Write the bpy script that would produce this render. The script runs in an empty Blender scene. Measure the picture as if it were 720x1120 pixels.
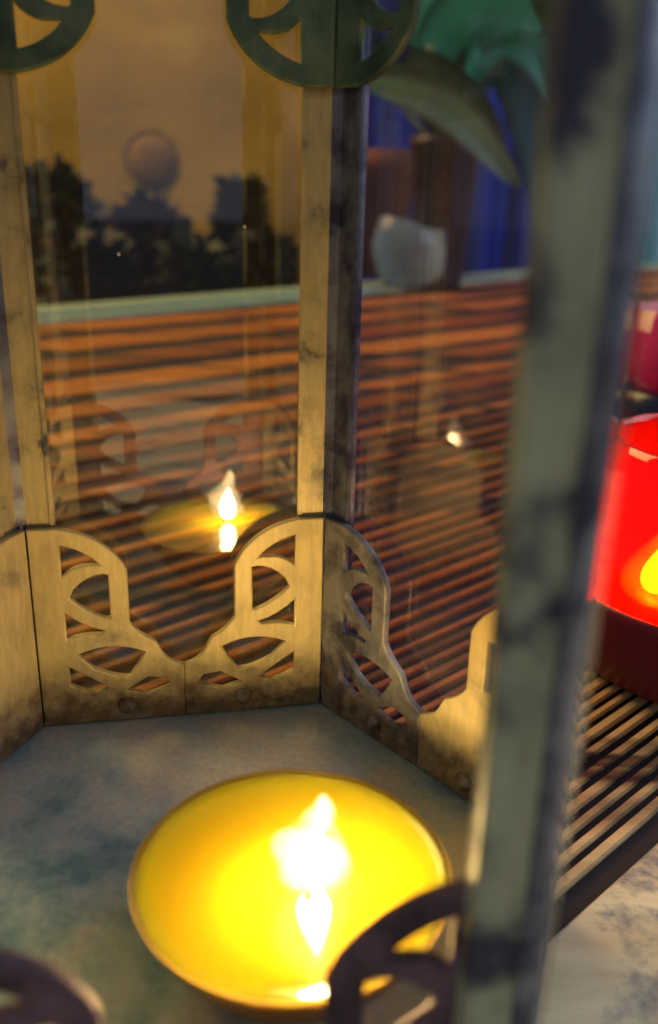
import bpy, bmesh, math, random
from mathutils import Vector, Matrix
random.seed(7)
S = bpy.context.scene
COL = S.collection
R = math.radians
MM = 0.001

# ------------------------------------------------------------------ camera
W, H, FPX = 720.0, 1120.0, 963.0
PITCH, ROLL = R(19.68), R(1.47)
FLOOR = 0.012                       # lantern floor above the table top (z = 0)
CAMZ = FLOOR + 0.08957
fw = Vector((0, math.cos(PITCH), -math.sin(PITCH)))
r0 = Vector((1, 0, 0)); u0 = Vector((0, math.sin(PITCH), math.cos(PITCH)))
cr = r0 * math.cos(ROLL) + u0 * math.sin(ROLL)
cu = u0 * math.cos(ROLL) - r0 * math.sin(ROLL)
CAM = Vector((0, 0, CAMZ))

def ray(px, py):
    return fw + cr * ((px - W / 2) / FPX) + cu * ((H / 2 - py) / FPX)
def at(px, py, z=0.0):              # where that line of sight meets the height z
    d = ray(px, py); return CAM + d * ((z - CAMZ) / d.z)
def at_y(px, py, y):                # ... or the distance y
    d = ray(px, py); return CAM + d * (y / d.y)

cd = bpy.data.cameras.new('camera'); co = bpy.data.objects.new('camera', cd); COL.objects.link(co)
M = Matrix.Identity(4)
for i in range(3):
    M[i][0] = cr[i]; M[i][1] = cu[i]; M[i][2] = -fw[i]; M[i][3] = CAM[i]
co.matrix_world = M
cd.sensor_fit = 'VERTICAL'; cd.sensor_height = 36; cd.sensor_width = 24
cd.lens = FPX / H * 36
cd.clip_start = 0.002; cd.clip_end = 200
cd.dof.use_dof = True; cd.dof.focus_distance = 0.160; cd.dof.aperture_fstop = 15.5
S.camera = co
S.view_settings.view_transform = 'Standard'; S.view_settings.look = 'None'
S.view_settings.exposure = 0; S.view_settings.gamma = 1
S.cycles.use_denoising = True
S.cycles.max_bounces = 10; S.cycles.transparent_max_bounces = 24
S.cycles.sample_clamp_indirect = 60.0
S.cycles.caustics_reflective = False; S.cycles.caustics_refractive = False

# ------------------------------------------------------------------ materials
class NT:
    def __init__(s, name):
        s.m = bpy.data.materials.new(name); s.m.use_nodes = True
        s.t = s.m.node_tree; s.t.nodes.clear()
        s.out = s.n('ShaderNodeOutputMaterial')
    def n(s, kind, **kw):
        x = s.t.nodes.new(kind)
        for k, v in kw.items():
            if k in x.inputs.keys() or isinstance(k, int): x.inputs[k].default_value = v
            else: setattr(x, k, v)
        return x
    def l(s, a, b): s.t.links.new(a, b)
    def coord(s, scale=(1, 1, 1), rot=(0, 0, 0), out='Object'):
        c = s.n('ShaderNodeTexCoord'); m = s.n('ShaderNodeMapping')
        m.inputs['Scale'].default_value = scale; m.inputs['Rotation'].default_value = rot
        s.l(c.outputs[out], m.inputs['Vector']); return m.outputs['Vector']
    def noise(s, vec, scale, detail=4, rough=.55, dist=0.0):
        x = s.n('ShaderNodeTexNoise'); x.inputs['Scale'].default_value = scale
        x.inputs['Detail'].default_value = detail; x.inputs['Roughness'].default_value = rough
        x.inputs['Distortion'].default_value = dist
        s.l(vec, x.inputs['Vector']); return x.outputs['Fac']
    def ramp(s, fac, stops):
        x = s.n('ShaderNodeValToRGB'); e = x.color_ramp.elements
        while len(e) < len(stops): e.new(.5)
        for i, (p, c) in enumerate(stops):
            e[i].position = p; e[i].color = (c[0], c[1], c[2], 1) if len(c) == 3 else c
        s.l(fac, x.inputs['Fac']); return x.outputs['Color']
    def mix(s, fac, a, b, mode='MIX'):
        x = s.n('ShaderNodeMix', data_type='RGBA', blend_type=mode)
        for sock, v in ((x.inputs[0], fac), (x.inputs[6], a), (x.inputs[7], b)):
            if hasattr(v, 'is_linked'): s.l(v, sock)
            elif isinstance(v, (int, float)): sock.default_value = v
            else: sock.default_value = (*v, 1)
        return x.outputs[2]
    def bump(s, h, strength, dist):
        b = s.n('ShaderNodeBump'); b.inputs['Strength'].default_value = strength
        b.inputs['Distance'].default_value = dist
        s.l(h, b.inputs['Height']); return b.outputs['Normal']
    def principled(s, col=None, rough=.5, metal=0., normal=None, **kw):
        p = s.n('ShaderNodeBsdfPrincipled')
        if col is not None:
            if hasattr(col, 'is_linked'): s.l(col, p.inputs['Base Color'])
            else: p.inputs['Base Color'].default_value = (*col, 1)
        if hasattr(rough, 'is_linked'): s.l(rough, p.inputs['Roughness'])
        else: p.inputs['Roughness'].default_value = rough
        p.inputs['Metallic'].default_value = metal
        if normal is not None: s.l(normal, p.inputs['Normal'])
        for k, v in kw.items(): p.inputs[k.replace('_', ' ')].default_value = v
        return p
    def fresnel(s, ior):                         # the same reflectance from either face of a thin pane
        g = s.n('ShaderNodeNewGeometry'); m = s.n('ShaderNodeMix', data_type='FLOAT')
        s.l(g.outputs['Backfacing'], m.inputs[0]); m.inputs[2].default_value = ior; m.inputs[3].default_value = 1 / ior
        f = s.n('ShaderNodeFresnel'); s.l(m.outputs[0], f.inputs['IOR']); return f
    def done(s, sh):
        s.l(sh.outputs[0] if hasattr(sh, 'outputs') else sh, s.out.inputs['Surface']); return s.m

def metal_mat(name, light, mid, dark, scale=190., rough=.42, metal=.55, lo=.36, hi=.60, rust=0):
    t = NT(name); v = t.coord()
    a = t.noise(v, scale, 5, .6, .3)
    c = t.ramp(a, [(lo, dark), ((lo + hi) / 2, mid), (hi, light)])
    v2 = t.coord((900, 900, 160))
    b = t.noise(v2, 1.0, 3, .6)
    c = t.mix(.30, c, t.ramp(b, [(.3, (.25, .22, .2)), (.7, (1, 1, 1))]), 'MULTIPLY')
    if rust:                                     # rust creeping up from the foot of the panel
        sx = t.n('ShaderNodeSeparateXYZ'); t.l(v, sx.inputs[0])
        n3 = t.noise(v, 260, 5, .65)
        ad = t.n('ShaderNodeMath', operation='MULTIPLY_ADD'); t.l(n3, ad.inputs[0]); ad.inputs[1].default_value = -.022; t.l(sx.outputs[2], ad.inputs[2])
        mr = t.n('ShaderNodeMapRange'); t.l(ad.outputs[0], mr.inputs[0]); mr.inputs[1].default_value = .004; mr.inputs[2].default_value = .0115; mr.inputs[3].default_value = .85; mr.inputs[4].default_value = 0
        c = t.mix(mr.outputs[0], c, t.ramp(t.noise(v, 330, 4, .6), [(.35, (.09, .05, .035)), (.5, (.22, .13, .07)), (.65, (.33, .27, .2))]))
    rr = t.n('ShaderNodeMapRange'); t.l(a, rr.inputs[0])
    rr.inputs[3].default_value = rough + .2; rr.inputs[4].default_value = rough - .08
    nb = t.bump(t.noise(v, 700, 4, .65), .25, .0004)
    return t.done(t.principled(c, rr.outputs[0], metal, nb))

M_metal = metal_mat('aged_brass', (.66, .55, .30), (.50, .43, .25), (.12, .12, .13), 150., .42, .55, .30, .52)
M_plate = metal_mat('aged_brass_tracery', (.72, .58, .26), (.63, .51, .24), (.38, .31, .17), 110., .48, .3, .28, .52, 1)
M_topshade = metal_mat('shaded_top_tracery', (.15, .22, .16), (.09, .15, .11), (.04, .07, .06), 110., .5, .3)  # dim, ambient-lit green of the top tracery put into its colour
M_post = metal_mat('dark_iron_post', (.22, .24, .31), (.13, .14, .21), (.035, .035, .09), 150., .4, .6)
M_front = metal_mat('green_grey_front', (.42, .45, .34), (.30, .33, .27), (.035, .038, .085), 75., .5, .15, .41, .57)  # green grey with near black blue blotches, for the front frames
M_fplate = metal_mat('shaded_purple_tracery', (.20, .12, .19), (.13, .075, .12), (.05, .03, .05), 120., .55, .3)  # front tracery's unlit, silhouetted tone put into its colour
M_dimstrip = metal_mat('dimming_strip_black', (.07, .065, .06), (.04, .037, .037), (.015, .015, .018), 90., .6, .1)  # for the added strips that dim the front frames' mirror image
M_greyplate = metal_mat('dark_grey_tracery', (.30, .29, .27), (.18, .18, .18), (.06, .06, .08), 130., .5, .35, .36, .58, 1)  # darker, greyer colour for tracery on the right hand panels
M_floor = metal_mat('tarnished_floor', (.68, .67, .62), (.44, .58, .63), (.13, .30, .40), 38., .38, .2)
M_rust = metal_mat('rusty_rail', (.36, .30, .22), (.24, .17, .11), (.09, .06, .05), 420., .6, .3)

def glass_mat(name, refl, dust, tint):
    t = NT(name)
    tr = t.n('ShaderNodeBsdfTransparent'); tr.inputs[0].default_value = (*tint, 1)
    gl = t.n('ShaderNodeBsdfGlossy'); gl.inputs['Roughness'].default_value = 0.0
    fr = t.fresnel(1.5)
    mu = t.n('ShaderNodeMath', operation='MULTIPLY'); mu.inputs[1].default_value = refl
    t.l(fr.outputs[0], mu.inputs[0])
    mu.use_clamp = True
    m1 = t.n('ShaderNodeMixShader'); t.l(mu.outputs[0], m1.inputs[0])
    t.l(tr.outputs[0], m1.inputs[1]); t.l(gl.outputs[0], m1.inputs[2])
    df = t.n('ShaderNodeBsdfDiffuse'); df.inputs[0].default_value = (.6, .6, .58, 1)
    tl = t.n('ShaderNodeBsdfTranslucent'); tl.inputs[0].default_value = (.6, .6, .58, 1)
    ad = t.n('ShaderNodeMixShader'); ad.inputs[0].default_value = .4
    t.l(df.outputs[0], ad.inputs[1]); t.l(tl.outputs[0], ad.inputs[2])
    v = t.coord((1, 1, .45)); nz = t.noise(v, 60, 6, .65, .6)
    mr = t.n('ShaderNodeMapRange'); t.l(nz, mr.inputs[0])
    mr.inputs[1].default_value = .35; mr.inputs[2].default_value = .75
    mr.inputs[3].default_value = dust * .25; mr.inputs[4].default_value = dust
    m2 = t.n('ShaderNodeMixShader'); t.l(mr.outputs[0], m2.inputs[0])
    t.l(m1.outputs[0], m2.inputs[1]); t.l(ad.outputs[0], m2.inputs[2])
    return t.done(m2)
M_glass = glass_mat('dusty_window_glass', 4.6, .022, (.90, .88, .84))
M_glass2 = glass_mat('smeared_dimming_glass', 2.6, .022, (.84, .79, .88))  # purplish tint put in to darken the view through the right pane

def simple(name, col, rough=.5, metal=0., var=.25, scale=60., bump=0., **kw):
    t = NT(name); v = t.coord()
    nz = t.noise(v, scale, 5, .6)
    c = t.mix(nz, tuple(x * (1 - var) for x in col), tuple(min(1, x * (1 + var)) for x in col))
    nb = t.bump(t.noise(v, scale * 3, 3), bump, .002) if bump else None
    return t.done(t.principled(c, rough, metal, nb, **kw))

def emit(name, col, strength):
    t = NT(name); e = t.n('ShaderNodeEmission'); e.inputs[0].default_value = (*col, 1); e.inputs[1].default_value = strength
    return t.done(e)
M_flame = emit('candle_flame', (1, .66, .25), 950.)
M_flame2 = emit('candle_flame_red_jar', (1, .60, .20), 420.)

def halo_mat(power=5., alpha=.8):                                  # glowing shell standing in for the bloom round a flame, fading to its rim
    t = NT('flame_bloom')
    lw = t.n('ShaderNodeLayerWeight'); lw.inputs[0].default_value = .5
    inv = t.n('ShaderNodeMath', operation='SUBTRACT'); inv.inputs[0].default_value = 1; t.l(lw.outputs['Facing'], inv.inputs[1])
    pw = t.n('ShaderNodeMath', operation='POWER'); pw.inputs[1].default_value = 2.3; t.l(inv.outputs[0], pw.inputs[0])
    ml = t.n('ShaderNodeMath', operation='MULTIPLY'); ml.inputs[1].default_value = alpha; t.l(pw.outputs[0], ml.inputs[0])
    tr = t.n('ShaderNodeBsdfTransparent'); em = t.n('ShaderNodeEmission')
    em.inputs[0].default_value = (1, .72, .30, 1); em.inputs[1].default_value = power
    mx = t.n('ShaderNodeMixShader'); t.l(ml.outputs[0], mx.inputs[0]); t.l(tr.outputs[0], mx.inputs[1]); t.l(em.outputs[0], mx.inputs[2])
    return t.done(mx)
M_halo = halo_mat()

def wax_mat(name, col, sss=(6, 3, .3)):
    t = NT(name); v = t.coord()
    nb = t.bump(t.noise(v, 90, 2, .4), .06, .0015)
    p = t.principled(col, .12, 0, nb)
    p.inputs['Subsurface Weight'].default_value = 1
    p.inputs['Subsurface Radius'].default_value = (sss[0], sss[1], sss[2]); p.inputs['Subsurface Scale'].default_value = MM
    p.inputs['Coat Weight'].default_value = .6; p.inputs['Coat Roughness'].default_value = .01
    p.inputs['IOR'].default_value = 1.44
    return t.done(p)
M_wax = wax_mat('melted_yellow_wax', (.46, .325, .006), (24, 19, 3))
def cup_mat():
    t = NT('clear_plastic_cup')
    tr = t.n('ShaderNodeBsdfTransparent'); tr.inputs[0].default_value = (.9, .86, .8, 1)
    tl_ = t.n('ShaderNodeBsdfTranslucent'); tl_.inputs[0].default_value = (.95, .72, .18, 1)
    m0 = t.n('ShaderNodeMixShader'); m0.inputs[0].default_value = .6; t.l(tr.outputs[0], m0.inputs[1]); t.l(tl_.outputs[0], m0.inputs[2])
    gl = t.n('ShaderNodeBsdfGlossy'); gl.inputs['Roughness'].default_value = .08
    fr = t.fresnel(1.4)
    m1 = t.n('ShaderNodeMixShader'); t.l(fr.outputs[0], m1.inputs[0]); t.l(m0.outputs[0], m1.inputs[1]); t.l(gl.outputs[0], m1.inputs[2])
    return t.done(m1)
M_cup = cup_mat()
M_wick = simple('charred_wick', (.05, .03, .02), .9)

def wood_mat():
    t = NT('scorched_slat_wood')
    g = t.n('ShaderNodeNewGeometry')
    v = t.coord((3.2, 90, 60), (0, 0, -RIBROT))
    gr = t.noise(v, 1.0, 6, .65, .5)
    v1 = t.coord((1, 1, 1))
    base = t.ramp(gr, [(.25, (.22, .05, .012)), (.48, (.50, .145, .02)), (.72, (.74, .30, .04))])
    tint = t.ramp(g.outputs['Random Per Island'], [(0, (.22, .16, .2)), (.3, (.62, .5, .5)), (.6, (.95, .88, .8)), (1, (1.15, 1.1, 1.0))])
    base = t.mix(1., base, tint, 'MULTIPLY')
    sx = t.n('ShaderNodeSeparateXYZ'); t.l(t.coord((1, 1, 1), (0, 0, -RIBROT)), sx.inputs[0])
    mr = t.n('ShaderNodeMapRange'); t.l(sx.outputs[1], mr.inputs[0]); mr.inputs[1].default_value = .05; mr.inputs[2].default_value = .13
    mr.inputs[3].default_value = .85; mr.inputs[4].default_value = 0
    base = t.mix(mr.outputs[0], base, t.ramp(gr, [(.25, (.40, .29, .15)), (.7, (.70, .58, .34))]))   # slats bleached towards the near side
    v2 = t.coord((5, 26, 20), (0, 0, -RIBROT))
    ch = t.noise(v2, 1.0, 4, .55, .8)
    chr_ = t.ramp(ch, [(.54, (0, 0, 0)), (.62, (1, 1, 1))])
    base = t.mix(chr_, base, (.022, .014, .016))
    nb = t.bump(gr, .5, .0015)
    return t.done(t.principled(base, .42, 0, nb))
RIBAZ = R(47)
RIBROT = math.pi / 2 - RIBAZ

M_gap = simple('dark_gap', (.012, .005, .009), .8)
def pale_mat():
    t = NT('worn_painted_board')
    v = t.coord((3, 16, 16), (0, 0, -RIBROT)); gr = t.noise(v, 9, 6, .65, .4)
    base = t.ramp(gr, [(.3, (.56, .42, .24)), (.6, (.78, .62, .40)), (.8, (.84, .72, .50))])
    v2 = t.coord(); b = t.noise(v2, 26, 7, .68, .3)
    base = t.mix(t.ramp(b, [(.53, (0, 0, 0)), (.62, (1, 1, 1))]), base, (.12, .13, .17))
    return t.done(t.principled(base, .6, 0, t.bump(gr, .4, .001)))
M_pale = pale_mat()
M_wood = wood_mat()
M_green = simple('pale_green_paint', (.30, .42, .34), .45, 0, .3, 25, .2)

# ------------------------------------------------------------------ helpers
def link(name, me, mat, parent=None, smooth=False):
    o = bpy.data.objects.new(name, me); COL.objects.link(o)
    if mat: me.materials.append(mat)
    if parent: o.parent = parent
    if smooth:
        for p in me.polygons: p.use_smooth = True
    return o
def from_bm(name, bm, mat, parent=None, smooth=False):
    bmesh.ops.recalc_face_normals(bm, faces=bm.faces)
    me = bpy.data.meshes.new(name); bm.to_mesh(me); bm.free(); return link(name, me, mat, parent, smooth)
def empty(name, loc, label, cat, group=None):
    o = bpy.data.objects.new(name, None); COL.objects.link(o); o.location = loc
    o.empty_display_size = .01
    return tag(o, label, cat, group)
def tag(o, label, cat, group=None):
    o['label'] = label; o['category'] = cat
    if group: o['group'] = group
    return o
def prism(bm, pts, z0, z1):                     # closed polygon (xy) extruded in z
    a = [bm.verts.new((x, y, z0)) for x, y in pts]; b = [bm.verts.new((x, y, z1)) for x, y in pts]
    n = len(pts)
    bm.faces.new(a[::-1]); bm.faces.new(b)
    for i in range(n): bm.faces.new((a[i], a[(i + 1) % n], b[(i + 1) % n], b[i]))
def bevel(bm, off, seg=2):
    bmesh.ops.recalc_face_normals(bm, faces=bm.faces)
    e = [x for x in bm.edges if len(x.link_faces) == 2 and x.calc_face_angle(0) > .5]
    bmesh.ops.bevel(bm, geom=e, offset=off, segments=seg, affect='EDGES', clamp_overlap=True)
def lathe(bm, prof, seg=64, centre=(0, 0), close=False):
    rings = []
    for r, z in prof:
        if r < 1e-7: rings.append([bm.verts.new((centre[0], centre[1], z))])
        else: rings.append([bm.verts.new((centre[0] + r * math.cos(2 * math.pi * i / seg), centre[1] + r * math.sin(2 * math.pi * i / seg), z)) for i in range(seg)])
    pairs = list(zip(rings, rings[1:])) + ([(rings[-1], rings[0])] if close else [])
    for a, b in pairs:
        for i in range(seg):
            j = (i + 1) % seg
            if len(a) == 1 and len(b) == 1: continue
            if len(a) == 1: bm.faces.new((a[0], b[i], b[j]))
            elif len(b) == 1: bm.faces.new((a[i], b[0], a[j]))
            else: bm.faces.new((a[i], b[i], b[j], a[j]))
def tube(bm, pts, r, seg=8):
    pts = [Vector(p) for p in pts]; rings = []
    for i, p in enumerate(pts):
        d = (pts[min(i + 1, len(pts) - 1)] - pts[max(i - 1, 0)]).normalized()
        a = d.cross(Vector((.31, .2, .93)) if abs(d.z) < .9 else Vector((1, 0, 0))).normalized(); b = d.cross(a)
        rr = r[i] if isinstance(r, (list, tuple)) else r
        rings.append([bm.verts.new(p + (a * math.cos(2 * math.pi * k / seg) + b * math.sin(2 * math.pi * k / seg)) * rr) for k in range(seg)])
    for A, B in zip(rings, rings[1:]):
        for k in range(seg): bm.faces.new((A[k], A[(k + 1) % seg], B[(k + 1) % seg], B[k]))
    bm.faces.new(rings[0][::-1]); bm.faces.new(rings[-1])

# ------------------------------------------------------------------ lantern (hexagonal, six panels)
SIDE = 51.86 * MM; TH = R(11.29)
Bc = Vector((0, .14532)); LC = Vector((-.01664, .09620))
HP = 142 * MM; SEAM = 37.3 * MM; FL = 6.0 * MM; PT = 1.3 * MM
lantern = empty('metal_lantern', (LC.x, LC.y, 0), 'aged brass hexagonal candle lantern with glass panels and fan shaped corner tracery', 'lantern')

def vert(k):
    a = TH + math.pi / 3 * (k + 1); return Vector((math.cos(a), math.sin(a))) * SIDE
# k=0 -> back right post, 1 -> back left, 2 left, 3 front left, 4 front right, 5 right
def basis(k):                                    # panel k runs from post k+1 (u=0) to post k (u=SIDE)
    A = vert(k + 1); B = vert(k); e = (B - A).normalized(); n = Vector((e.y, -e.x))   # n points inward
    if n.dot(A) > 0: n = -n
    return A, e, n
def lift(me, k, off):                            # (u, v, w) -> lantern space, w = along the inward normal
    A, e, n = basis(k)
    for v in me.vertices:
        u, h, w = v.co
        p = A + e * u + n * (w + off); v.co = (p.x, p.y, FLOOR + h)

def bez(p0, p1, p2, n=8):
    return [((1 - t) ** 2 * p0[0] + 2 * t * (1 - t) * p1[0] + t * t * p2[0], (1 - t) ** 2 * p0[1] + 2 * t * (1 - t) * p1[1] + t * t * p2[1]) for t in [i / n for i in range(n + 1)]]
# tracery drawn in mm: x = from the post line inward, y = up from the bottom rail
F6 = 6.0
def off(l): return [(F6 + a, b) for a, b in l]
outer = [(1.2, 0.2), (1.2, 37.3), (F6, 37.3)] + off(bez((.3, 37.2), (6.6, 36.2), (10.0, 31.0), 8)) + off([(10.9, 29.2), (10.9, 19.5)]) \
    + off(bez((10.9, 19.4), (12.2, 17.2), (15.0, 15.6), 4)) + off(bez((15.6, 14.6), (16.6, 11.4), (19.9, 10.6), 5)) + [(25.93, .2)]
holes = [
    off(bez((.2, 34.3), (4.0, 33.4), (6.6, 30.4), 6) + [(5.6, 30.6)] + bez((5.0, 30.6), (2.2, 30.9), (.2, 28.6), 5)),
    off([(7.7, 28.6), (7.7, 20.6)] + bez((7.0, 20.6), (3.6, 22.0), (1.2, 24.6), 4) + bez((1.9, 26.2), (4.2, 28.8), (7.0, 28.8), 4)),
    off(bez((6.6, 18.2), (3.2, 19.0), (.2, 22.0), 4) + bez((.2, 17.0), (2.6, 18.0), (6.2, 17.6), 4)),
    off(bez((13.2, 13.6), (7.6, 16.4), (1.8, 13.8), 7) + bez((4.4, 11.0), (8.0, 9.0), (10.4, 9.0), 5) + [(12.0, 11.4)]),
    off(bez((.2, 11.6), (3.4, 9.4), (6.6, 7.0), 4) + bez((4.4, 6.2), (1.8, 7.0), (.2, 8.0), 4)),
    off([(9.6, 6.2), (13.6, 8.6), (16.6, 8.2), (17.6, 6.6), (13.4, 5.2)]),
]
def tracery_mesh(mirror_u, flip_v, cut):
    cu_ = bpy.data.curves.new('tracery', 'CURVE'); cu_.dimensions = '2D'; cu_.fill_mode = 'BOTH'
    cu_.extrude = .40 * MM; cu_.bevel_depth = .28 * MM; cu_.bevel_resolution = 1; cu_.offset = -.28 * MM
    for loop in [outer] + holes[:cut]:
        sp = cu_.splines.new('POLY'); sp.points.add(len(loop) - 1); sp.use_cyclic_u = True
        for p, (a, b) in zip(sp.points, loop): p.co = (a * MM, b * MM, 0, 1)
    tmp = bpy.data.objects.new('tracery', cu_); COL.objects.link(tmp)
    dg = bpy.context.evaluated_depsgraph_get()
    me = bpy.data.meshes.new_from_object(tmp.evaluated_get(dg))
    bpy.data.objects.remove(tmp); bpy.data.curves.remove(cu_)
    me.materials.clear()
    for v in me.vertices:
        if mirror_u: v.co.x = SIDE - v.co.x
        if flip_v: v.co.y = HP - v.co.y
    if mirror_u != flip_v: me.flip_normals()
    return me

def box3(bm, x0, x1, y0, y1, z0, z1):
    r = bmesh.ops.create_cube(bm, size=1)
    for v in r['verts']: v.co = (x0 if v.co.x < 0 else x1, y0 if v.co.y < 0 else y1, z0 if v.co.z < 0 else z1)

for k in range(6):
    bm = bmesh.new()
    wide = 1.6 * MM if k == 3 else 0
    box3(bm, 1.0 * MM, FL - .4 * MM, 0, HP, -PT / 2, PT / 2); box3(bm, SIDE - FL + .4 * MM - wide, SIDE - 1.0 * MM, 0, HP, -PT / 2, PT / 2)
    box3(bm, FL - .4 * MM, SIDE - FL + .4 * MM, 0, 2.6 * MM, -PT / 2, PT / 2 - .1 * MM); box3(bm, FL - .4 * MM, SIDE - FL + .4 * MM, HP - 4.6 * MM, HP, -PT / 2, PT / 2 - .1 * MM)
    # inner bead that holds the glass
    for x in (FL - 1.1 * MM, SIDE - FL + .3 * MM): box3(bm, x, x + .8 * MM, 2.7 * MM, HP - 4.7 * MM, PT / 2 - .05 * MM, PT / 2 + .5 * MM)
    bevel(bm, .18 * MM, 2)
    bmesh.ops.recalc_face_normals(bm, faces=bm.faces)
    me = bpy.data.meshes.new('panel_frame'); bm.to_mesh(me); bm.free(); lift(me, k, -.3 * MM)
    fr = link('panel_frame', me, M_front if k in (3, 4) else M_post if k == 5 else M_metal, lantern)
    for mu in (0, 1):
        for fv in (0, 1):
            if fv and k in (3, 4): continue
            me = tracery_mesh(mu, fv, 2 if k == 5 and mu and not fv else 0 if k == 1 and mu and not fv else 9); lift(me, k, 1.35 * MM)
            link('corner_tracery', me, M_topshade if fv else M_fplate if k == 3 else M_greyplate if k == 4 or (k == 5 and not mu) else M_plate, fr)
    if k in (3, 4):                              # added dark strips that dim the front frames' reflection in the back pane
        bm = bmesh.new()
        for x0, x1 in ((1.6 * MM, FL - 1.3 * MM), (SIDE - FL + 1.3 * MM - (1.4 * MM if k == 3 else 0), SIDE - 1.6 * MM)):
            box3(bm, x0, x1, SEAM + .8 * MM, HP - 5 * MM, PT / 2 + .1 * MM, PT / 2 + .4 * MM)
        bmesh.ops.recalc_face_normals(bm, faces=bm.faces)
        me = bpy.data.meshes.new('dimming_strip'); bm.to_mesh(me); bm.free(); lift(me, k, 0)
        link('dimming_strip', me, M_dimstrip, fr)
    if k != 3:                                   # the front opening is clear
        bm = bmesh.new(); box3(bm, FL - 2.2 * MM, SIDE - FL + 2.2 * MM, 1.2 * MM, HP - 1.5 * MM, -1.9 * MM, -1.0 * MM)
        bmesh.ops.recalc_face_normals(bm, faces=bm.faces)
        me = bpy.data.meshes.new('glass_pane'); bm.to_mesh(me); bm.free(); lift(me, k, -.2 * MM)
        link('glass_pane', me, M_glass2 if k == 5 else M_glass, fr)
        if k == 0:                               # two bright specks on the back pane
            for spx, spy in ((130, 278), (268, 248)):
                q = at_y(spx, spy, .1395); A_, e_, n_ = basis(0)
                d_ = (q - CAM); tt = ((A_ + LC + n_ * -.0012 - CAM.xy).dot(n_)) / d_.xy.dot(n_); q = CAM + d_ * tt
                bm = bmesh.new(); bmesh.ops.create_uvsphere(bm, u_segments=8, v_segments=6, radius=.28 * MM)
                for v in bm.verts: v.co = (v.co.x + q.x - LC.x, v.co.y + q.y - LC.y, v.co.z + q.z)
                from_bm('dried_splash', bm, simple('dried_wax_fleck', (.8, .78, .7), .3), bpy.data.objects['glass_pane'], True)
    # bent tabs along the foot of the panel
    for ux in (.30, .70):
        bm = bmesh.new()
        bmesh.ops.create_uvsphere(bm, u_segments=14, v_segments=8, radius=1.6 * MM)
        for v in bm.verts: v.co = (v.co.x + SIDE * ux, v.co.y * 1.0 + 3.4 * MM, v.co.z * .8 + 2.2 * MM)
        bmesh.ops.recalc_face_normals(bm, faces=bm.faces)
        me = bpy.data.meshes.new('rivet'); bm.to_mesh(me); bm.free(); lift(me, k, 0)
        link('rivet', me, M_rust, fr, True)
    # post: folded angle round the corner
    bm = bmesh.new(); c = vert(k); d = c.normalized(); s_ = Vector((-d.y, d.x))
    pts = []
    for a, b in ((-.9, -1.6), (.3, -1.8), (.8, -1.2), (1.0, 0), (.8, 1.2), (.3, 1.8), (-.9, 1.6)):
        q = c + (d * a + s_ * b) * MM; pts.append((q.x, q.y))
    prism(bm, pts, FLOOR - 2 * MM, FLOOR + HP + 1.5 * MM); bevel(bm, .25 * MM, 2)
    from_bm('corner_post', bm, M_post, lantern)

# floor, skirt and top rim
def hexpts(rad): return [(vert(k).normalized().x * rad, vert(k).normalized().y * rad) for k in range(6)]
bm = bmesh.new(); prism(bm, hexpts(SIDE + .2 * MM), FLOOR - 3 * MM, FLOOR)
from_bm('floor_plate', bm, M_floor, lantern)
bm = bmesh.new(); prism(bm, hexpts(SIDE + 1.6 * MM), .0012, FLOOR - 3.2 * MM); bevel(bm, .8 * MM, 2)
from_bm('base_skirt', bm, M_post, lantern)
bm = bmesh.new()
o_, i_ = hexpts(SIDE + 3 * MM), hexpts(SIDE - 7 * MM)
za, zb = FLOOR + HP + 1.6 * MM, FLOOR + HP + 4.6 * MM
for q in range(6):
    w = (q + 1) % 6
    P = [bm.verts.new((*o_[q], za)), bm.verts.new((*o_[w], za)), bm.verts.new((*o_[w], zb)), bm.verts.new((*o_[q], zb)),
         bm.verts.new((*i_[q], za)), bm.verts.new((*i_[w], za)), bm.verts.new((*i_[w], zb)), bm.verts.new((*i_[q], zb))]
    for f in ((0, 1, 2, 3), (5, 4, 7, 6), (3, 2, 6, 7), (1, 0, 4, 5)): bm.faces.new([P[j] for j in f])
bmesh.ops.remove_doubles(bm, verts=bm.verts, dist=1e-6)
from_bm('top_rim', bm, M_metal, lantern)

# ------------------------------------------------------------------ tealight
TX, TY = -.00335, .0851
RIM = FLOOR + 13.9 * MM
tl = empty('tealight', (TX, TY, FLOOR), 'lit tealight with a pool of molten yellow wax, on the floor of the lantern', 'candle')
z0, z1 = 0.0, 13.9 * MM
bm = bmesh.new()
cupo = [(0, 0.1), (8.5, 0.1), (10.5, 1.0), (13.6, 4.6), (16.4, 8.6), (18.2, 12.2), (18.8, 13.8), (19.05, 14.0), (19.2, 13.7)]
lathe(bm, [(a * MM, b * MM) for a, b in [(0, .1), (8.5, .1), (10.7, 1.0), (13.9, 4.6), (16.8, 8.6), (18.6, 12.2), (19.0, 13.5), (19.1, 13.8), (18.95, 14.0), (18.75, 13.85), (18.5, 13.2), (18.1, 12.2), (16.3, 8.8), (13.4, 4.9), (10.3, 1.4), (8.4, .8), (0, .8)]], 96)
from_bm('cup', bm, M_cup, tl, True)
wp = at(337, 974, RIM - 1.0 * MM); wx, wy = wp.x - TX, wp.y - TY
bm = bmesh.new()
prof = [(a * MM, b * MM) for a, b in [(0, .9), (8.3, .9), (10.2, 1.5), (13.3, 5.0), (16.2, 8.9), (18.0, 12.3), (18.62, 13.75), (18.3, 13.55), (17.4, 13.15), (16, 12.95), (8, 12.9), (3, 12.9), (0, 12.9)]]
lathe(bm, prof, 96)
from_bm('wax', bm, M_wax, tl, True)
bm = bmesh.new()
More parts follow.
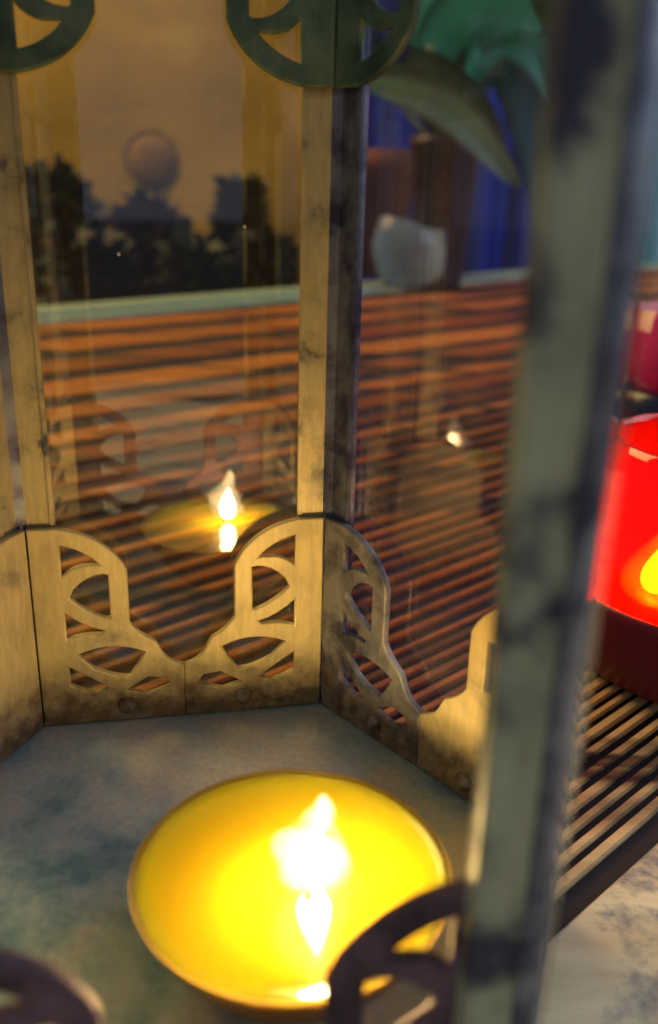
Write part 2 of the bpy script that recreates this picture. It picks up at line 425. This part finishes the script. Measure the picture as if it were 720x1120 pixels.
tube(bm, [(wx, wy, z1 - 4 * MM), (wx, wy, z1 + .3 * MM), (wx + .2 * MM, wy - .1 * MM, z1 + 1.6 * MM), (wx + .7 * MM, wy - .2 * MM, z1 + 2.6 * MM)], [.55 * MM, .5 * MM, .45 * MM, .3 * MM])
from_bm('wick', bm, M_wick, tl, True)
def flame(bm, x, y, z, h, r, lean=0.0):
    seg = 20; prev = None; N = 18
    for i in range(N + 1):
        t = i / N
        rad = r * (math.sin(math.pi * min(1, t ** .62)) ** .85) * (1 if t < .45 else 1 - .25 * (t - .45)) if 0 < t < 1 else 0
        cx = x + lean * h * t * t
        if rad <= 1e-7: ring = [bm.verts.new((cx, y, z + h * t))]
        else: ring = [bm.verts.new((cx + rad * math.cos(2 * math.pi * j / seg), y + rad * math.sin(2 * math.pi * j / seg), z + h * t)) for j in range(seg)]
        if prev:
            for j in range(seg):
                a, b = (j, (j + 1) % seg)
                if len(prev) == 1: bm.faces.new((prev[0], ring[a], ring[b]))
                elif len(ring) == 1: bm.faces.new((prev[a], prev[b], ring[0]))
                else: bm.faces.new((prev[a], prev[b], ring[b], ring[a]))
        prev = ring
bm = bmesh.new(); flame(bm, wx + .7 * MM, wy + .4 * MM, z1 - .2 * MM, 7.6 * MM, 1.9 * MM, .05)
fl = from_bm('flame', bm, M_flame, tl, True)
bm = bmesh.new(); flame(bm, wx + .6 * MM, wy + .2 * MM, z1 - .5 * MM, 13 * MM, 4.6 * MM, .03)
for v in bm.verts:                               # flickering, lopsided outline
    t = (v.co.z - z1) / (13 * MM); a = math.atan2(v.co.y - wy, v.co.x - wx)
    k = 1 + .13 * math.sin(9 * t + a) + .10 * math.sin(17 * t - 2 * a) - .35 * max(0, math.sin(6.283 * (t - .42))) * (.6 - .4 * math.cos(a + 1))
    v.co.x = wx + .6 * MM + (v.co.x - wx - .6 * MM) * k - .5 * MM * math.sin(5 * t); v.co.y = wy + (v.co.y - wy) * k
from_bm('flame_bloom', bm, M_halo, fl, True)

# ------------------------------------------------------------------ slatted table
D2 = Vector((math.sin(RIBAZ), math.cos(RIBAZ))); U2 = Vector((-D2.y, D2.x))
e1, e2 = at(35, 354).xy, at(322, 328).xy
ed = (e2 - e1).normalized()
fa = e1 + ed * ((-.75 - e1.x) / ed.x); fb = e1 + ed * ((.62 - e1.x) / ed.x)
quad = [Vector((-.75, -.22)), Vector((.62, -.22)), fb, fa]
def clip(poly, q):
    n = len(q)
    for i in range(n):
        a, b = q[i], q[(i + 1) % n]; e = b - a; out = []
        side = lambda p: e.x * (p.y - a.y) - e.y * (p.x - a.x)
        for j in range(len(poly)):
            p, r = poly[j], poly[(j + 1) % len(poly)]; sp, sr = side(p), side(r)
            if sp >= 0: out.append(p)
            if (sp >= 0) != (sr >= 0): out.append(p + (r - p) * (sp / (sp - sr)))
        poly = out
        if not poly: return []
    return poly
def strip(u_a, u_b, q=quad):
    L = 4.0
    return clip([U2 * u_a - D2 * L, U2 * u_a + D2 * L, U2 * u_b + D2 * L, U2 * u_b - D2 * L][::-1], q)
table = empty('slatted_table', (0, .3, -.74), 'scorched orange brown ribbed wooden table with a pale green far edge, under the lantern', 'table')
def put(o, par):
    o.parent = par; o.location = -par.location; return o
ub = (at(640, 985).xy).dot(U2)
PITCH_AT = [(0, .0036), (.10, .0036), (.2, .0095), (.28, .019), (.34, .036), (.45, .064), (.6, .098), (2, .10)]   # slats widen away from the near side
bm = bmesh.new(); u = ub + .0035
while u < 1.6:
    p = PITCH_AT[-1][1]
    for (ua, pa), (ub2, pb2) in zip(PITCH_AT, PITCH_AT[1:]):
        if ua <= u < ub2: p = pa + (pb2 - pa) * (u - ua) / (ub2 - ua); break
    p *= random.uniform(.85, 1.15)
    g = p * (random.uniform(.40, .50) if u < .12 else random.uniform(.52, .68) if u < .30 else random.uniform(.38, .60))
    poly = strip(u, u + p - g)
    if len(poly) >= 3:
        ar = sum(poly[i].x * poly[(i + 1) % len(poly)].y - poly[(i + 1) % len(poly)].x * poly[i].y for i in range(len(poly)))
        if abs(ar) > 1e-5:
            dz = random.uniform(-.0003, 0)
            a = [bm.verts.new((q.x, q.y, -.0013)) for q in poly]; b = [bm.verts.new((q.x, q.y, dz)) for q in poly]
            n = len(poly)
            try:
                bm.faces.new(a[::-1]); bm.faces.new(b)
                for i in range(n): bm.faces.new((a[i], a[(i + 1) % n], b[(i + 1) % n], b[i]))
            except ValueError: pass
    u += p
bevel(bm, .0003, 2)
put(from_bm('slats', bm, M_wood), table)
bm = bmesh.new(); prism(bm, [(q.x, q.y) for q in quad], -.030, -.0016)
put(from_bm('backing_board', bm, M_gap), table)
bm = bmesh.new(); poly = strip(ub - .20, ub - .001); prism(bm, [(q.x, q.y) for q in poly], -.0013, .0005); bevel(bm, .0005, 2)
put(from_bm('wide_board', bm, M_pale), table)
bm = bmesh.new(); poly = strip(-1.6, ub - .203)
if len(poly) > 2:
    prism(bm, [(q.x, q.y) for q in poly], -.0013, 0); bevel(bm, .0005, 2); put(from_bm('plank', bm, M_wood), table)
bm = bmesh.new(); nrm = Vector((-ed.y, ed.x))
for n0, n1, zt in ((-.002, .018, .0015), (.028, .075, .0035)):
    ep = [fa + nrm * n0, fb + nrm * n0, fb + nrm * n1, fa + nrm * n1]
    prism(bm, [(q.x, q.y) for q in ep], -.03, zt)
ep = [fa + nrm * .0185, fb + nrm * .0185, fb + nrm * .0275, fa + nrm * .0275]
prism(bm, [(q.x, q.y) for q in ep], -.029, -.012); bevel(bm, .001, 2)
put(from_bm('edge_board', bm, M_green), table)
for lx, ly in ((-.68, -.15), (.55, -.15), (-.68, fa.y - .08), (.55, fb.y - .1)):
    bm = bmesh.new(); box3(bm, lx - .03, lx + .03, ly - .03, ly + .03, -.74, -.0305); put(from_bm('leg', bm, M_wood), table)

# ------------------------------------------------------------------ red glass candle holder
def tint_glass(name, tint, diff, mixv, rough=.05):
    t = NT(name)
    tr = t.n('ShaderNodeBsdfTransparent'); tr.inputs[0].default_value = (*tint, 1)
    tl_ = t.n('ShaderNodeBsdfTranslucent'); tl_.inputs[0].default_value = (*diff, 1)
    df = t.n('ShaderNodeBsdfDiffuse'); df.inputs[0].default_value = (*diff, 1)
    m0 = t.n('ShaderNodeMixShader'); m0.inputs[0].default_value = .3; t.l(tl_.outputs[0], m0.inputs[1]); t.l(df.outputs[0], m0.inputs[2])
    m1 = t.n('ShaderNodeMixShader'); m1.inputs[0].default_value = mixv; t.l(tr.outputs[0], m1.inputs[1]); t.l(m0.outputs[0], m1.inputs[2])
    gl = t.n('ShaderNodeBsdfGlossy'); gl.inputs['Roughness'].default_value = rough
    fr = t.fresnel(1.45)
    m2 = t.n('ShaderNodeMixShader'); t.l(fr.outputs[0], m2.inputs[0]); t.l(m1.outputs[0], m2.inputs[1]); t.l(gl.outputs[0], m2.inputs[2])
    return t.done(m2)
M_red = tint_glass('red_glass', (.8, .22, .03), (.85, .01, .004), .55)
M_redbase = simple('thick_dark_red_glass', (.14, .005, .02), .45, 0, .3, 40)
jb = at(700, 742, 0)
JR = .0365
jc = Vector((at(641, 700, .012).x + JR * 1.02 - .0032, jb.y + .012))
jar = empty('red_candle_holder', (jc.x, jc.y, 0), 'glowing red glass candle holder with a dark foot, on the slats beside the lantern', 'candle holder')
bm = bmesh.new()
lathe(bm, [(.0340, .0205), (.0346, .0194), (.0352, .021), (.0362, .026), (.0350, .031), (.0310, .042), (.0285, .050), (.0280, .053), (.0268, .053), (.0272, .050), (.0296, .042), (.0333, .031), (.0343, .027), (.0340, .0225)], 64, (0, 0), True)
from_bm('glass', bm, M_red, jar, True)
bm = bmesh.new()
lathe(bm, [(0, .001), (.031, .001), (.0335, .003), (.0356, .010), (.0364, .0185), (.0364, .0206), (.0360, .0210), (.0356, .0206), (.0354, .0186), (.0325, .0180), (.030, .006), (0, .006)], 64)
from_bm('foot', bm, M_redbase, jar, True)
cnd = empty('small_candle', (jc.x, jc.y, .0064), 'small burning candle inside the red glass holder', 'candle')
bm = bmesh.new(); lathe(bm, [(0, 0), (.017, 0), (.018, .001), (.018, .008), (.0172, .0088), (0, .0085)], 40); from_bm('wax', bm, wax_mat('pale_wax', (.7, .5, .3)), cnd, True)
fp = at_y(718, 636, jc.y); bm = bmesh.new(); fx = max(-.022, min(.014, fp.x - jc.x)); print('flame', fp.x, jc.x)
tube(bm, [(fx, 0, .006), (fx, 0, .0105)], .0005); from_bm('wick', bm, M_wick, cnd, True)
bm = bmesh.new(); flame(bm, fx, 0, .0095, .012, .0036, .0); fl2 = from_bm('flame', bm, M_flame2, cnd, True)
bm = bmesh.new(); flame(bm, fx, 0, .0065, .019, .0085, .0); from_bm('flame_bloom', bm, halo_mat(36., .55), fl2, True)

# ------------------------------------------------------------------ pink holder farther right
M_pink = tint_glass('pink_glass', (.9, .25, .42), (.8, .10, .25), .75)
M_navy = simple('navy_glaze', (.015, .018, .06), .25, 0, .3, 50)
pb = at(728, 474, 0)
pk = empty('pink_candle_holder', (pb.x + .003, pb.y, 0), 'pink frosted glass candle holder on a dark navy foot, behind the red one', 'candle holder')
bm = bmesh.new(); lathe(bm, [(0, .001), (.026, .001), (.028, .004), (.027, .020), (.024, .022), (0, .022)], 40); from_bm('foot', bm, M_navy, pk, True)
bm = bmesh.new(); lathe(bm, [(0, .0222), (.022, .0222), (.026, .030), (.0275, .058), (.0262, .058), (.0248, .031), (.021, .0245), (0, .0245)], 40); from_bm('glass', bm, M_pink, pk, True)

# ------------------------------------------------------------------ background
ground = bpy.data.meshes.new('ground')
bm = bmesh.new(); prism(bm, [(-30, -30), (30, -30), (30, 30), (-30, 30)], -.80, -.742)
g = from_bm('ground', bm, simple('dull_paving', (.16, .15, .14), .8, 0, .3, 6)); g['kind'] = 'structure'
def wall_mat():
    t = NT('tan_plaster'); v = t.coord()
    a = t.noise(v, 2.6, 6, .6, .4)
    c = t.ramp(a, [(.35, (.22, .145, .035)), (.52, (.33, .205, .04)), (.66, (.44, .31, .12))])
    return t.done(t.principled(c, .85, 0, t.bump(t.noise(v, 40, 5), .3, .01)))
bm = bmesh.new(); box3(bm, -2.6, 2.6, 2.0, 2.15, -.742, 1.9)
tag(from_bm('garden_wall', bm, wall_mat()), 'tan plastered wall out of focus behind the dark shrubs', 'wall')

def drape(name, mat, pa, pb_, y, z0, z1, label, folds):
    bm = bmesh.new(); N = 90
    x0, x1 = at_y(pa, 200, y).x, at_y(pb_, 200, y).x
    rows = []
    for z in (z0, (z0 + z1) / 2, z1):
        rows.append([bm.verts.new((x0 + (x1 - x0) * i / N, y + .022 * math.sin(i / N * folds * 6.283) + .012 * math.sin(i / N * folds * 2.3 * 6.283 + z * 3), z)) for i in range(N + 1)])
    for a, b in zip(rows, rows[1:]):
        for i in range(N): bm.faces.new((a[i], a[i + 1], b[i + 1], b[i]))
    geo = bmesh.ops.solidify(bm, geom=bm.faces[:], thickness=.004)
    return tag(from_bm(name, bm, mat, None, True), label, 'curtain')
drape('curtain', simple('navy_cloth', (.03, .08, .60), .8, 0, .35, 8), 398, 640, 1.75, -.74, 1.2, 'dark navy curtain hanging behind the broad leaved plant', 5)
drape('curtain', simple('sky_blue_cloth', (.42, .72, .92), .8, 0, .2, 8), 645, 940, 1.70, -.74, 1.2, 'light sky blue curtain hanging at the far right of the wall', 4)

def leafmat(name, a, b):
    t = NT(name); gme = t.n('ShaderNodeNewGeometry')
    c = t.ramp(gme.outputs['Random Per Island'], [(0, a), (1, b)])
    return t.done(t.principled(c, .55))
def shrub(label, px, ytop, y, width, mat, pointed=False, n=2600, base=-.742):
    top = at_y(px, ytop, y); hgt = top.z - base
    root = empty('shrub', (top.x, y, base), label, 'shrub', 'shrubs beyond the table')
    bm = bmesh.new()
    for i in range(n):
        t = random.random() ** .8; h = hgt * (.25 + .75 * t)
        rr = width * (math.sqrt(max(0, 1 - (2 * (t - .45)) ** 2 * .82)) if not pointed else (1 - t) ** .75 + .06)
        a = random.random() * 6.283; q = rr * math.sqrt(random.random())
        c = Vector((q * math.cos(a), q * math.sin(a) * .8, h - random.random() * .03))
        d = Vector((math.cos(a) + random.uniform(-.6, .6), math.sin(a) + random.uniform(-.6, .6), random.uniform(-.3, .9))).normalized()
        s = d.cross(Vector((random.uniform(-1, 1), random.uniform(-1, 1), 1))).normalized()
        L = random.uniform(.022, .042); w = L * .36
        v = [bm.verts.new(c), bm.verts.new(c + d * L * .5 + s * w), bm.verts.new(c + d * L), bm.verts.new(c + d * L * .5 - s * w)]
        bm.faces.new(v)
    me = bpy.data.meshes.new('foliage'); bm.to_mesh(me); bm.free(); link('foliage', me, mat, root)
    bm = bmesh.new(); tube(bm, [(0, 0, 0), (.01, 0, hgt * .4), (0, .01, hgt * .8)], [.018, .012, .004]); from_bm('stem', bm, M_wick, root)
    return root
LG = leafmat('dark_green_leaves', (.008, .02, .012), (.02, .045, .025))
LT = leafmat('teal_leaves', (.012, .03, .036), (.022, .06, .066))
LP = leafmat('purple_leaves', (.016, .012, .034), (.045, .03, .10))
LD = leafmat('near_black_leaves', (.008, .01, .02), (.016, .018, .036))
shrub('dark teal shrub, leftmost of the row beyond the table', 55, 182, 1.35, .10, LT)
shrub('dusky purple leaved shrub beneath the round brown flower head', 160, 218, 1.30, .11, LP)
shrub('pointed dark green shrub just left of the lantern\'s back right post', 262, 196, 1.38, .11, LG, True)
shrub('low near black shrub between the teal and purple ones', 108, 262, 1.20, .09, LD)
shrub('low near black shrub in front of the pointed green one', 292, 255, 1.22, .08, LD)
shrub('low bushy green shrub between the purple and pointed ones', 215, 268, 1.18, .08, LG)

hc = at_y(168, 178, 1.45)
fw_ = empty('flower', (hc.x, 1.45, -.742), 'round brown dried flower head on a stalk, before the tan wall', 'flower')
bm = bmesh.new(); zc = hc.z + .742
tube(bm, [(.03, .02, 0), (.02, .03, zc * .6), (.01, .03, zc - .03), (0, .02, zc)], .007); from_bm('stalk', bm, simple('straw', (.35, .24, .05), .7), fw_)
bm = bmesh.new(); n = 70
for i in range(n):
    a = i / n * 6.283; d = Vector((math.cos(a), -.18, math.sin(a))); s = Vector((-math.sin(a), 0, math.cos(a)))
    c = Vector((0, 0, zc)) + d * .03; L = random.uniform(.014, .020)
    v = [bm.verts.new(c - s * .006), bm.verts.new(c + d * L * .6 - s * .008), bm.verts.new(c + d * L), bm.verts.new(c + d * L * .6 + s * .008), bm.verts.new(c + s * .006)]
    bm.faces.new(v)
from_bm('petals', bm, simple('dried_petals', (.30, .185, .05), .8), fw_)
bm = bmesh.new(); bmesh.ops.create_uvsphere(bm, u_segments=24, v_segments=12, radius=.038)
for v in bm.verts: v.co = (v.co.x, v.co.y * .35 - .006, v.co.z + zc)
from_bm('disc', bm, simple('brown_seed_disc', (.22, .125, .055), .9, 0, .4, 90), fw_, True)

# broad leaved plant in a dark pot on the far edge of the table
def broad_leaf(name, pts, width, mat, root, droop=.25):
    # pts: world-space midrib, widths taper at both ends
    bm = bmesh.new(); N = len(pts); rows = []
    o = root.location
    for i, p in enumerate(pts):
        t = i / (N - 1); w = width * (math.sin(math.pi * (t * .94 + .03)) ** .8)
        d = (pts[min(i + 1, N - 1)] - pts[max(i - 1, 0)]).normalized()
        s = d.cross(Vector((0, 1, .35))).normalized(); up = s.cross(d)
        row = []
        for q in (-1, -.6, -.2, 0, .2, .6, 1):
            c = p + s * w * q + up * (abs(q) ** 1.3 * w * droop) + Vector((0, -.012 * abs(q), 0)) - o
            row.append(bm.verts.new(c))
        rows.append(row)
    for a, b in zip(rows, rows[1:]):
        for i in range(6): bm.faces.new((a[i], a[i + 1], b[i + 1], b[i]))
    bmesh.ops.solidify(bm, geom=bm.faces[:], thickness=.0012)
    return from_bm(name, bm, mat, root, True)
pp = at(478, 312, .003); py = pp.y
plant = empty('potted_plant', (pp.x, py, .003), 'broad leaved green plant in a dark pot on the far edge of the table', 'plant')
px_ = lambda a, b, dy=0: at_y(a, b, py + dy)
bm = bmesh.new()
hp = px_(478, 150).z - .003; hw = (px_(512, 200).x - px_(440, 200).x) / 2
lathe(bm, [(0, 0), (hw * .72, 0), (hw * .76, .006), (hw, hp * .92), (hw * 1.08, hp * .93), (hw * 1.08, hp), (hw * .96, hp), (hw * .9, hp * .9), (0, hp * .88)], 40)
from_bm('pot', bm, simple('dark_maroon_glaze', (.035, .018, .03), .35, 0, .3, 30), plant, True)
ML1 = simple('olive_leaf', (.16, .22, .07), .4, 0, .3, 25)
ML2 = simple('pale_green_leaf', (.40, .60, .36), .38, 0, .3, 25)
ML3 = simple('bright_green_leaf', (.14, .60, .36), .35, 0, .35, 30)
MLb = simple('violet_leaf', (.06, .07, .30), .4, 0, .3, 25)
def path(l, n=12):
    P = [px_(*a) for a in l]; out = []
    for i in range(n):
        t = i / (n - 1) * (len(P) - 1); k = min(int(t), len(P) - 2); f = t - k
        p0, p1, p2, p3 = P[max(k - 1, 0)], P[k], P[k + 1], P[min(k + 2, len(P) - 1)]
        out.append(.5 * ((2 * p1) + (p2 - p0) * f + (2 * p0 - 5 * p1 + 4 * p2 - p3) * f * f + (3 * p1 - p0 - 3 * p2 + p3) * f ** 3))
    return out
broad_leaf('leaf', path([(395, 90, -.02), (440, 102, -.04), (490, 122, -.05), (530, 160, -.04), (566, 205, -.02)]), .022, ML2, plant)
broad_leaf('leaf', path([(398, 58, .02), (430, 78, .01), (475, 100, 0), (520, 140, .0), (545, 180, .02)]), .034, ML1, plant)
broad_leaf('leaf', path([(470, 120, .03), (480, 60, .03), (510, 25, .01), (560, 12, 0), (600, 30, 0)]), .040, ML3, plant)
broad_leaf('leaf', path([(455, 60, .05), (470, 20, .04), (500, -20, .04), (560, -50, .05)]), .045, ML3, plant)
broad_leaf('leaf', path([(440, 70, .0), (430, 20, -.02), (425, -20, -.02), (430, -60, 0)]), .024, MLb, plant)
broad_leaf('leaf', path([(480, 150, .0), (530, 60, .04), (575, 45, .05), (610, 80, .05)]), .028, ML1, plant)
MLd = simple('deep_teal_leaf', (.03, .15, .14), .4, 0, .35, 25)
broad_leaf('leaf', path([(500, 130, .05), (540, 60, .07), (570, 90, .08), (590, 170, .08), (598, 260, .08)]), .034, MLd, plant)
broad_leaf('leaf', path([(470, 110, .06), (450, 40, .08), (420, 15, .09), (385, 60, .09)]), .034, MLd, plant)
broad_leaf('leaf', path([(505, 110, .03), (540, 45, .02), (585, 60, .02), (612, 120, .03)]), .024, ML3, plant)
bm = bmesh.new()
for l in ([(478, 160), (470, 120), (455, 85)], [(480, 160), (478, 100), (470, 50)], [(474, 160), (450, 130), (430, 90)]):
    tube(bm, [px_(*a) - plant.location for a in l], .004)
from_bm('stems', bm, ML1, plant, True)
# terracotta pot beside it
tp = at(418, 306, .003)
bm = bmesh.new(); hh = at_y(418, 165, tp.y + .07).z - .003; ww = .045
lathe(bm, [(0, 0), (ww * .7, 0), (ww, hh * .8), (ww * 1.12, hh * .82), (ww * 1.12, hh), (ww, hh), (ww * .95, hh * .85), (0, hh * .83)], 40)
o = tag(from_bm('clay_pot', bm, simple('brown_clay', (.22, .085, .05), .8, 0, .3, 40), None, True), 'small reddish brown clay pot left of the dark plant pot', 'pot'); o.location = (tp.x - .005, tp.y + .07, .003)
# clear crumpled glass bowl
gb = at(446, 310, .003); bm = bmesh.new(); gw = .045; gh = at_y(446, 243, gb.y).z - .003
lathe(bm, [(0, 0), (gw * .6, 0), (gw * .85, gh * .2), (gw, gh * .6), (gw * .96, gh), (gw * .92, gh), (gw * .95, gh * .6), (gw * .8, gh * .24), (gw * .55, .004), (0, .004)], 40)
for v in bm.verts:
    v.co.x += .004 * math.sin(v.co.z * 160 + 3 * math.atan2(v.co.y, v.co.x)); v.co.z *= 1 + .1 * math.sin(2 * math.atan2(v.co.y, v.co.x))
o = tag(from_bm('glass_bowl', bm, tint_glass('clear_bluish_glass', (.82, .92, .97), (.55, .72, .82), .42, .12), None, True), 'pale bluish clear glass bowl in front of the dark plant pot', 'glass'); o.location = (gb.x, gb.y - .03, .0035)

# ------------------------------------------------------------------ light
w = bpy.data.worlds.new('World'); S.world = w; w.use_nodes = True
bg = w.node_tree.nodes['Background']; bg.inputs[0].default_value = (.44, .48, .66, 1); bg.inputs[1].default_value = .20
def area(name, loc, target, size, power, col):
    l = bpy.data.lights.new(name, 'AREA'); l.size = size; l.energy = power; l.color = col
    o = bpy.data.objects.new(name, l); COL.objects.link(o); o.location = loc
    o.rotation_euler = (Vector(target) - Vector(loc)).to_track_quat('-Z', 'Y').to_euler(); return o
area('warm_fill', (-.9, 1.2, 1.1), (-.2, 1.3, 0), .9, 30., (1, .70, .24))  # added fill with no visible source, warms the table and wall
area('cool_fill', (1.1, .55, .75), (.1, .7, .05), 1.1, 13., (.72, .9, 1))  # added cool fill that brightens the plant and the table's right side
area('camera_side_fill', (-.35, -1.1, .75), (0, .1, .08), .6, 2.6, (.86, 1, .84))  # added fill behind the camera, lifts the lantern's front faces
